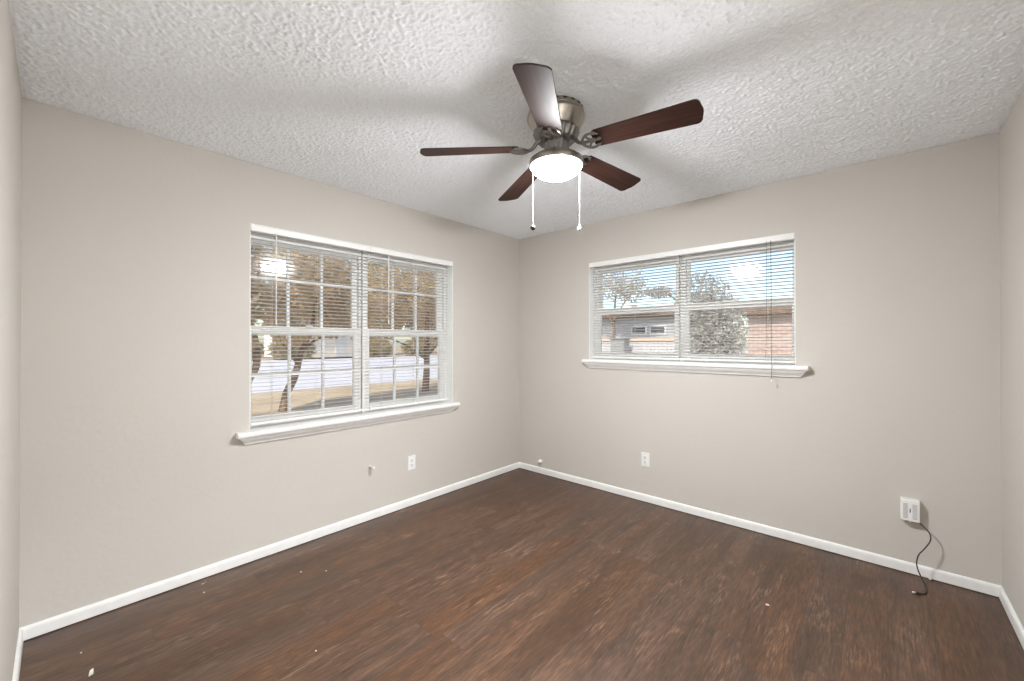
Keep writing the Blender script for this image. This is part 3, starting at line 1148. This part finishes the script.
curl((0.500, -3.206, 0), math.radians(8), 0.016, 0.014, 0.030, 'white curled paper scrap standing up at the near end of the floor')
curl((0.066, -2.760, 0), math.radians(35), 0.020, 0.010, 0.010, 'white curled paper scrap lying close to the baseboard under the twin window')


def chip(loc, s, label, mat='chip', name='paint_chip', cat='paint chip'):
    k = 6
    pts = [(s * random.uniform(0.6, 1) * math.cos(2 * PI * i / k), s * random.uniform(0.5, 1) * math.sin(2 * PI * i / k), random.uniform(0, 0.001)) for i in range(k)]
    return scrap(name, loc, pts, 0.0015, M[mat], label, cat)


chip((0.170, -2.772, 0.0), 0.0045, 'tiny white paint chip just in front of the scrap beside the baseboard')
chip((0.298, -3.227, 0.0), 0.004, 'tiny white paint chip beside the standing paper scrap')
chip((0.351, -2.347, 0.0), 0.006, 'white paint chip in front of the twin window, nearer the camera of a pair')
chip((0.449, -2.245, 0.0), 0.005, 'white paint chip in front of the twin window, nearer the room corner of a pair')
chip((1.040, -2.547, 0.0), 0.004, 'lone tiny white paint chip far out on the open floor')
chip((2.431, -0.884, 0.0), 0.012, 'pale wood splinter out on the floor before the back baseboard', 'woodchip', 'wood_splinter', 'splinter')
mb = MB()
mb.ball((0, 0, 0.006), 0.006, 10)
tag(mb.build('white_bead', M['chip'], loc=(3.069, -0.022, 0)), 'small white bead on the floor against the baseboard beside the black cord', 'bead')


# ------------------------------------------------------------------ outdoors
GZ = -0.35
mb = MB()
mb.box((-140, -90, GZ - 0.3), (60, 140, GZ))
tag(mb.build('ground', M['ground']), 'dry tan lawn outside the windows', 'ground', kind='structure')
mb = MB()
mb.prism([(-12.5, GZ - 0.02), (-12.5, GZ + 0.02), (-24, GZ + 0.35), (-30, GZ + 0.40), (-30, GZ - 0.02)], ((1, 0, 0), (0, 0, 1)), (0, -60, 0), (0, 150, 0))
tag(mb.build('road', M['road']), 'pale road beyond the lawn', 'road', kind='structure')


def leaf_cloud(name, blobs, n, size, mat, parent, seed):
    """thousands of small leaf quads filling the crown's blobs (c, radii)"""
    rs = np.random.RandomState(seed)
    vol = np.array([b[1][0] * b[1][1] * b[1][2] for b in blobs]) ** 0.8
    pick = rs.choice(len(blobs), n, p=vol / vol.sum())
    C_ = np.array([b[0] for b in blobs])[pick]
    R_ = np.array([b[1] for b in blobs])[pick]
    d = rs.normal(size=(n, 3))
    d /= np.linalg.norm(d, axis=1)[:, None]
    c = C_ + d * R_ * (rs.rand(n)[:, None] ** 0.45)
    a = rs.normal(size=(n, 3))
    a /= np.linalg.norm(a, axis=1)[:, None]
    b = np.cross(a, rs.normal(size=(n, 3)))
    b /= np.linalg.norm(b, axis=1)[:, None]
    s = size * (0.6 + 0.8 * rs.rand(n))[:, None]
    V = np.stack([c - a * s, c + b * s * 0.55, c + a * s, c - b * s * 0.55], 1).reshape(-1, 3)
    V[:, 2] = np.maximum(V[:, 2], GZ + 0.01)
    me = bpy.data.meshes.new(name)
    me.vertices.add(len(V))
    me.vertices.foreach_set('co', V.astype(np.float32).ravel())
    me.loops.add(len(V))
    me.loops.foreach_set('vertex_index', np.arange(len(V), dtype=np.int32))
    me.polygons.add(n)
    me.polygons.foreach_set('loop_start', np.arange(0, len(V), 4, dtype=np.int32))
    me.polygons.foreach_set('loop_total', np.full(n, 4, dtype=np.int32))
    me.update(calc_edges=True)
    me.materials.append(mat)
    o = bpy.data.objects.new(name, me)
    COL.objects.link(o)
    o.parent = parent
    return o


def tree(x, y, label, trunk, branches, blobs, n, leaf, mat, seed, gz=GZ, group=None, trunk_mat='bark'):
    root = empty('tree', (x, y, gz))
    tag(root, label, 'tree', group)
    t = MB()
    pts, rads = trunk
    sp = spline(pts, 5)
    rr = list(np.interp(np.linspace(0, 1, len(sp)), np.linspace(0, 1, len(rads)), rads))
    t.tube(sp, rr, 10)
    t.build('trunk', M[trunk_mat], root)
    for bpts, br in branches:
        b = MB()
        sp = spline(bpts, 4)
        b.tube(sp, list(np.linspace(br[0], br[1], len(sp))), 7)
        b.build('branch', M[trunk_mat], root)
    if n:
        leaf_cloud('foliage', blobs, n, leaf, M[mat], root, seed)
    return root


# the trees on the lawn outside the large window: leaning trunks, low spreading branches, wide crowns
tree(-8.0, 0.40, 'tan leafed tree with a leaning trunk on the lawn outside the large window',
     ([(0, 0, 0), (0.0, 0.04, 0.25), (0, 0.09, 0.47), (0, 0.23, 0.76), (0, 0.32, 1.05), (0, 0.42, 1.45), (0, 0.70, 2.2), (0.1, 0.8, 3.4)], [0.11, 0.095, 0.09, 0.09, 0.08, 0.07, 0.05, 0.03]),
     [([(0, 0.33, 1.15), (0.1, 0.10, 1.5), (0.2, -0.15, 1.8), (0.2, -0.3, 2.4)], (0.045, 0.012)),
      ([(0, 0.42, 1.45), (-0.1, 0.8, 1.75), (0, 1.3, 1.95), (0.2, 1.7, 2.3)], (0.045, 0.012))],
     [((0.0, 0.6, 3.4), (1.3, 1.25, 1.0)), ((0.2, 0.0, 2.5), (0.7, 0.6, 0.6)), ((0.1, 1.4, 2.6), (0.8, 0.8, 0.6)), ((0.3, 0.1, 1.85), (0.5, 0.5, 0.25)), ((0.2, 1.1, 2.0), (0.5, 0.7, 0.2))],
     8000, 0.06, 'leaf_tan', 11)
tree(-7.9, -1.00, 'tan leafed tree with a slanting trunk, at the edge of the large window',
     ([(0, 0, 0), (0, 0.40, 0.5), (0, 0.70, 0.96), (0, 0.80, 1.28), (0, 0.72, 2.0), (0.1, 0.3, 3.3)], [0.12, 0.10, 0.085, 0.08, 0.06, 0.03]),
     [([(0, 0.78, 1.25), (0.1, 0.45, 1.6), (0.2, 0.1, 2.0)], (0.04, 0.012))],
     [((0.1, -0.05, 3.2), (1.1, 0.70, 0.9)), ((0.1, 0.15, 2.2), (0.6, 0.55, 0.6)), ((0.2, 0.4, 1.72), (0.4, 0.38, 0.3))], 6000, 0.06, 'leaf_tan', 12)
tree(-9.0, 5.35, 'tan leafed tree with a straight trunk outside the large window',
     ([(0, 0, 0), (0.02, 0.04, 0.8), (0, 0.05, 1.6), (0.1, 0.0, 2.4), (0.1, 0.0, 3.6)], [0.13, 0.11, 0.10, 0.08, 0.05]),
     [([(0, 0.05, 1.2), (0, 0.6, 1.7), (0.2, 1.0, 2.3)], (0.05, 0.012)), ([(0, 0.05, 1.1), (0, -0.8, 1.6), (0.2, -1.8, 1.9)], (0.05, 0.012))],
     [((0, -0.4, 3.5), (1.5, 2.2, 1.1)), ((0.2, -1.9, 2.6), (0.9, 0.9, 0.7)), ((0.2, 0.6, 2.4), (0.9, 1.0, 0.6)), ((0.0, -2.1, 1.75), (0.6, 0.65, 0.32)), ((0.0, 0.1, 1.75), (0.5, 0.7, 0.25))], 9000, 0.06, 'leaf_tan', 13)

far_lab = ['tall olive tree beyond the road, nearest one to the slanting trunk', 'tall tan tree beyond the road, behind the leaning trunk',
           'tall olive tree beyond the road, behind the pale house', 'tall tan tree beyond the road, behind the bar between the twin panes',
           'tall olive tree beyond the road, nearest one to the straight trunk']
for k, (y, hgt, mt) in enumerate(((8.5, 18.5, 'leaf_olive'), (17.5, 15.5, 'leaf_tan'), (26.5, 14.5, 'leaf_olive'), (35.5, 15.5, 'leaf_tan'), (44.5, 15.0, 'leaf_olive'))):
    tree(-50, y, far_lab[k], ([(0, 0, 0), (0.1, 0.1, 1.5), (0, 0.2, 3.5), (0.2, 0, hgt * 0.7)], [0.4, 0.32, 0.26, 0.1]), [],
         [((0, 0, hgt * 0.66), (3.2, 4.3, hgt * 0.34)), ((0.5, -2.2, hgt * 0.36), (2.4, 2.1, hgt * 0.22)), ((0.5, 2.2, hgt * 0.38), (2.4, 2.1, hgt * 0.22))],
         4500, 0.40, mt, 30 + k, group='trees beyond the road')
hedge_lab = ['olive bush beyond the road, behind the slanting trunk', 'olive bush beyond the road, between the leaning trunk and the white door',
             'olive bush beyond the road, first one past the white door', 'olive bush beyond the road, middle one between the white door and the straight trunk',
             'olive bush beyond the road, behind the straight trunk']
for k, y in enumerate((5.3, 9.1, 16.3, 20.8, 25.3)):
    hb = empty('hedge_bush', (-31.5, y, GZ + 0.3))
    tag(hb, hedge_lab[k], 'bush', 'hedge bushes beyond the road')
    leaf_cloud('foliage', [((0, 0, 0.85), (0.9, 1.85, 1.0))], 1600, 0.15, M['leaf_olive'], hb, 60 + k)
    st = MB()
    st.tube([(0, 0, 0), (0.05, 0.05, 0.8)], [0.07, 0.04], 7)
    st.build('stem', M['bark'], hb)


def house(name, loc, size, wall_mat, roof_h, over, label, ridge='x', openings=()):
    """gabled house; loc = centre of its footprint on the ground"""
    root = empty(name, loc)
    tag(root, label, 'house')
    lx, ly, hz = size
    mb = MB()
    mb.box((-lx / 2, -ly / 2, 0), (lx / 2, ly / 2, hz))
    mb.build('wall', M[wall_mat], root)
    r = MB()
    if ridge == 'x':
        r.prism([(-ly / 2 - over, hz - 0.02), (0, hz + roof_h), (ly / 2 + over, hz - 0.02), (ly / 2 + over, hz - 0.14), (-ly / 2 - over, hz - 0.14)], ((0, 1, 0), (0, 0, 1)), (-lx / 2 - over, 0, 0), (lx + 2 * over, 0, 0))
    else:
        r.prism([(-lx / 2 - over, hz - 0.02), (0, hz + roof_h), (lx / 2 + over, hz - 0.02), (lx / 2 + over, hz - 0.14), (-lx / 2 - over, hz - 0.14)], ((1, 0, 0), (0, 0, 1)), (0, -ly / 2 - over, 0), (0, ly + 2 * over, 0))
    r.build('roof', M['roof'], root)
    for nm, mt, lo, hi in openings:
        o = MB()
        o.box(lo, hi, bevel=0.01, seg=1)
        fo = o.build(nm, M[mt], root)
        if nm == 'window':
            p = MB()
            dx = [abs(hi[i] - lo[i]) for i in range(3)]
            thin = dx.index(min(dx))
            l2, h2 = list(lo), list(hi)
            for i in range(3):
                if i == thin:
                    l2[i] -= 0.01
                    h2[i] += 0.01
                else:
                    l2[i] += 0.06
                    h2[i] -= 0.06
            p.box(l2, h2)
            p.build('pane', M['pane'], fo)
    return root


# across the road, seen through the twin window: a pale house with a white door
house('house', (-40, 15.2, GZ + 0.3), (7, 9, 2.8), 'cream', 1.6, 0.4, 'pale house with a white door across the road, seen through the twin window', 'y',
      [('door', 'white_paint', (3.48, -0.4, 0), (3.56, 0.7, 2.1)), ('window', 'white_paint', (3.48, 1.6, 0.9), (3.56, 3.2, 2.1))])
# outside the short window
house('house', (2.88, 11.5, GZ), (5.2, 5.0, 2.58), 'brick', 0.30, 0.30, 'pink brick house next door, outside the short wide window', 'x',
      [('window', 'white_paint', (0.4, -2.54, 0.9), (1.6, -2.48, 2.1))])
house('house', (-8.6, 17.5, GZ), (9.5, 5.0, 3.02), 'grey_wall', 0.28, 0.35, 'grey house with a brown roof edge farther off, outside the short window', 'x',
      [('window', 'white_paint', (2.70, -2.54, 2.05), (3.45, -2.48, 2.45)), ('window', 'white_paint', (3.60, -2.54, 2.05), (4.35, -2.48, 2.45))])
tree(0.0, 7.1, 'grey green tree with dense pale foliage beside the brick house',
     ([(0, 0, 0), (0.05, 0, 0.8), (0, 0.05, 1.5), (-0.1, 0, 2.9)], [0.12, 0.10, 0.08, 0.03]),
     [([(0, 0, 1.2), (0.2, 0, 1.7), (0.35, 0.1, 2.2)], (0.05, 0.012)), ([(0, 0, 1.1), (-0.4, 0, 1.9), (-1.0, 0.1, 2.8), (-1.5, 0.1, 3.0)], (0.05, 0.012))],
     [((-0.30, 0, 2.55), (0.72, 0.6, 0.85)), ((0.25, 0, 2.0), (0.45, 0.5, 0.75)), ((-0.25, 0, 1.5), (0.65, 0.5, 0.7)), ((0.20, 0, 1.1), (0.48, 0.5, 0.7)), ((-1.4, 0.1, 3.0), (0.45, 0.35, 0.16))],
     9000, 0.042, 'leaf_grey', 21)
tree(-5.9, 13.2, 'pale airy tree rising behind the white fence outside the short window',
     ([(0, 0, 0), (0.05, 0, 1.2), (0, 0.05, 2.4), (0.15, 0, 4.4)], [0.10, 0.08, 0.06, 0.03]),
     [([(0, 0, 2.6), (0.5, 0, 3.4), (1.0, 0.1, 4.0)], (0.05, 0.012)), ([(0, 0, 2.5), (-0.5, 0, 3.2), (-0.9, 0.1, 3.9)], (0.05, 0.012))],
     [((0.1, 0, 4.3), (1.5, 0.9, 0.8)), ((0.9, 0, 3.9), (0.8, 0.6, 0.5))], 1500, 0.075, 'leaf_pale', 22)
# a white board fence with a tan capping, and a grey cabinet in front of it
fe = empty('garden_fence', (-4.4, 12.1, GZ))
tag(fe, 'white board fence with a tan cap outside the short window', 'fence')
for k in range(4):
    mb = MB()
    for q in range(6):
        x = -2.0 + k * 1.0 + q / 6
        mb.box((x, -0.02, 0.0), (x + 0.158, 0.02, 1.74), bevel=0.004, seg=1)
    mb.build('board_panel', M['fence_paint'], fe)
mb = MB()
mb.box((-2.03, -0.07, 1.74), (2.03, 0.07, 1.88), bevel=0.01)
mb.build('cap_rail', M['tan_wood'], fe)
bn = empty('utility_cabinet', (-4.72, 11.5, GZ))
tag(bn, 'grey upright cabinet standing before the white fence', 'cabinet')
mb = MB()
mb.box((-0.30, -0.22, 0.06), (0.30, 0.22, 1.80), bevel=0.015)
mb.build('body', M['bin'], bn)
mb = MB()
mb.box((-0.34, -0.26, 1.80), (0.34, 0.26, 1.87), bevel=0.02)
mb.build('lid', M['bin'], bn)
mb = MB()
mb.box((-0.26, -0.235, 0.14), (0.26, -0.219, 1.72), bevel=0.004, seg=1)
dr = mb.build('door', M['bin'], bn)
mb = MB()
mb.tube([(0.19, -0.236, 0.95), (0.19, -0.262, 0.95), (0.19, -0.262, 1.10), (0.19, -0.236, 1.10)], 0.012, 8)
mb.build('handle', M['slot'], dr)
mb = MB()
mb.box((-0.32, -0.24, 0.0), (0.32, 0.24, 0.06))
mb.build('plinth', M['slot'], bn)
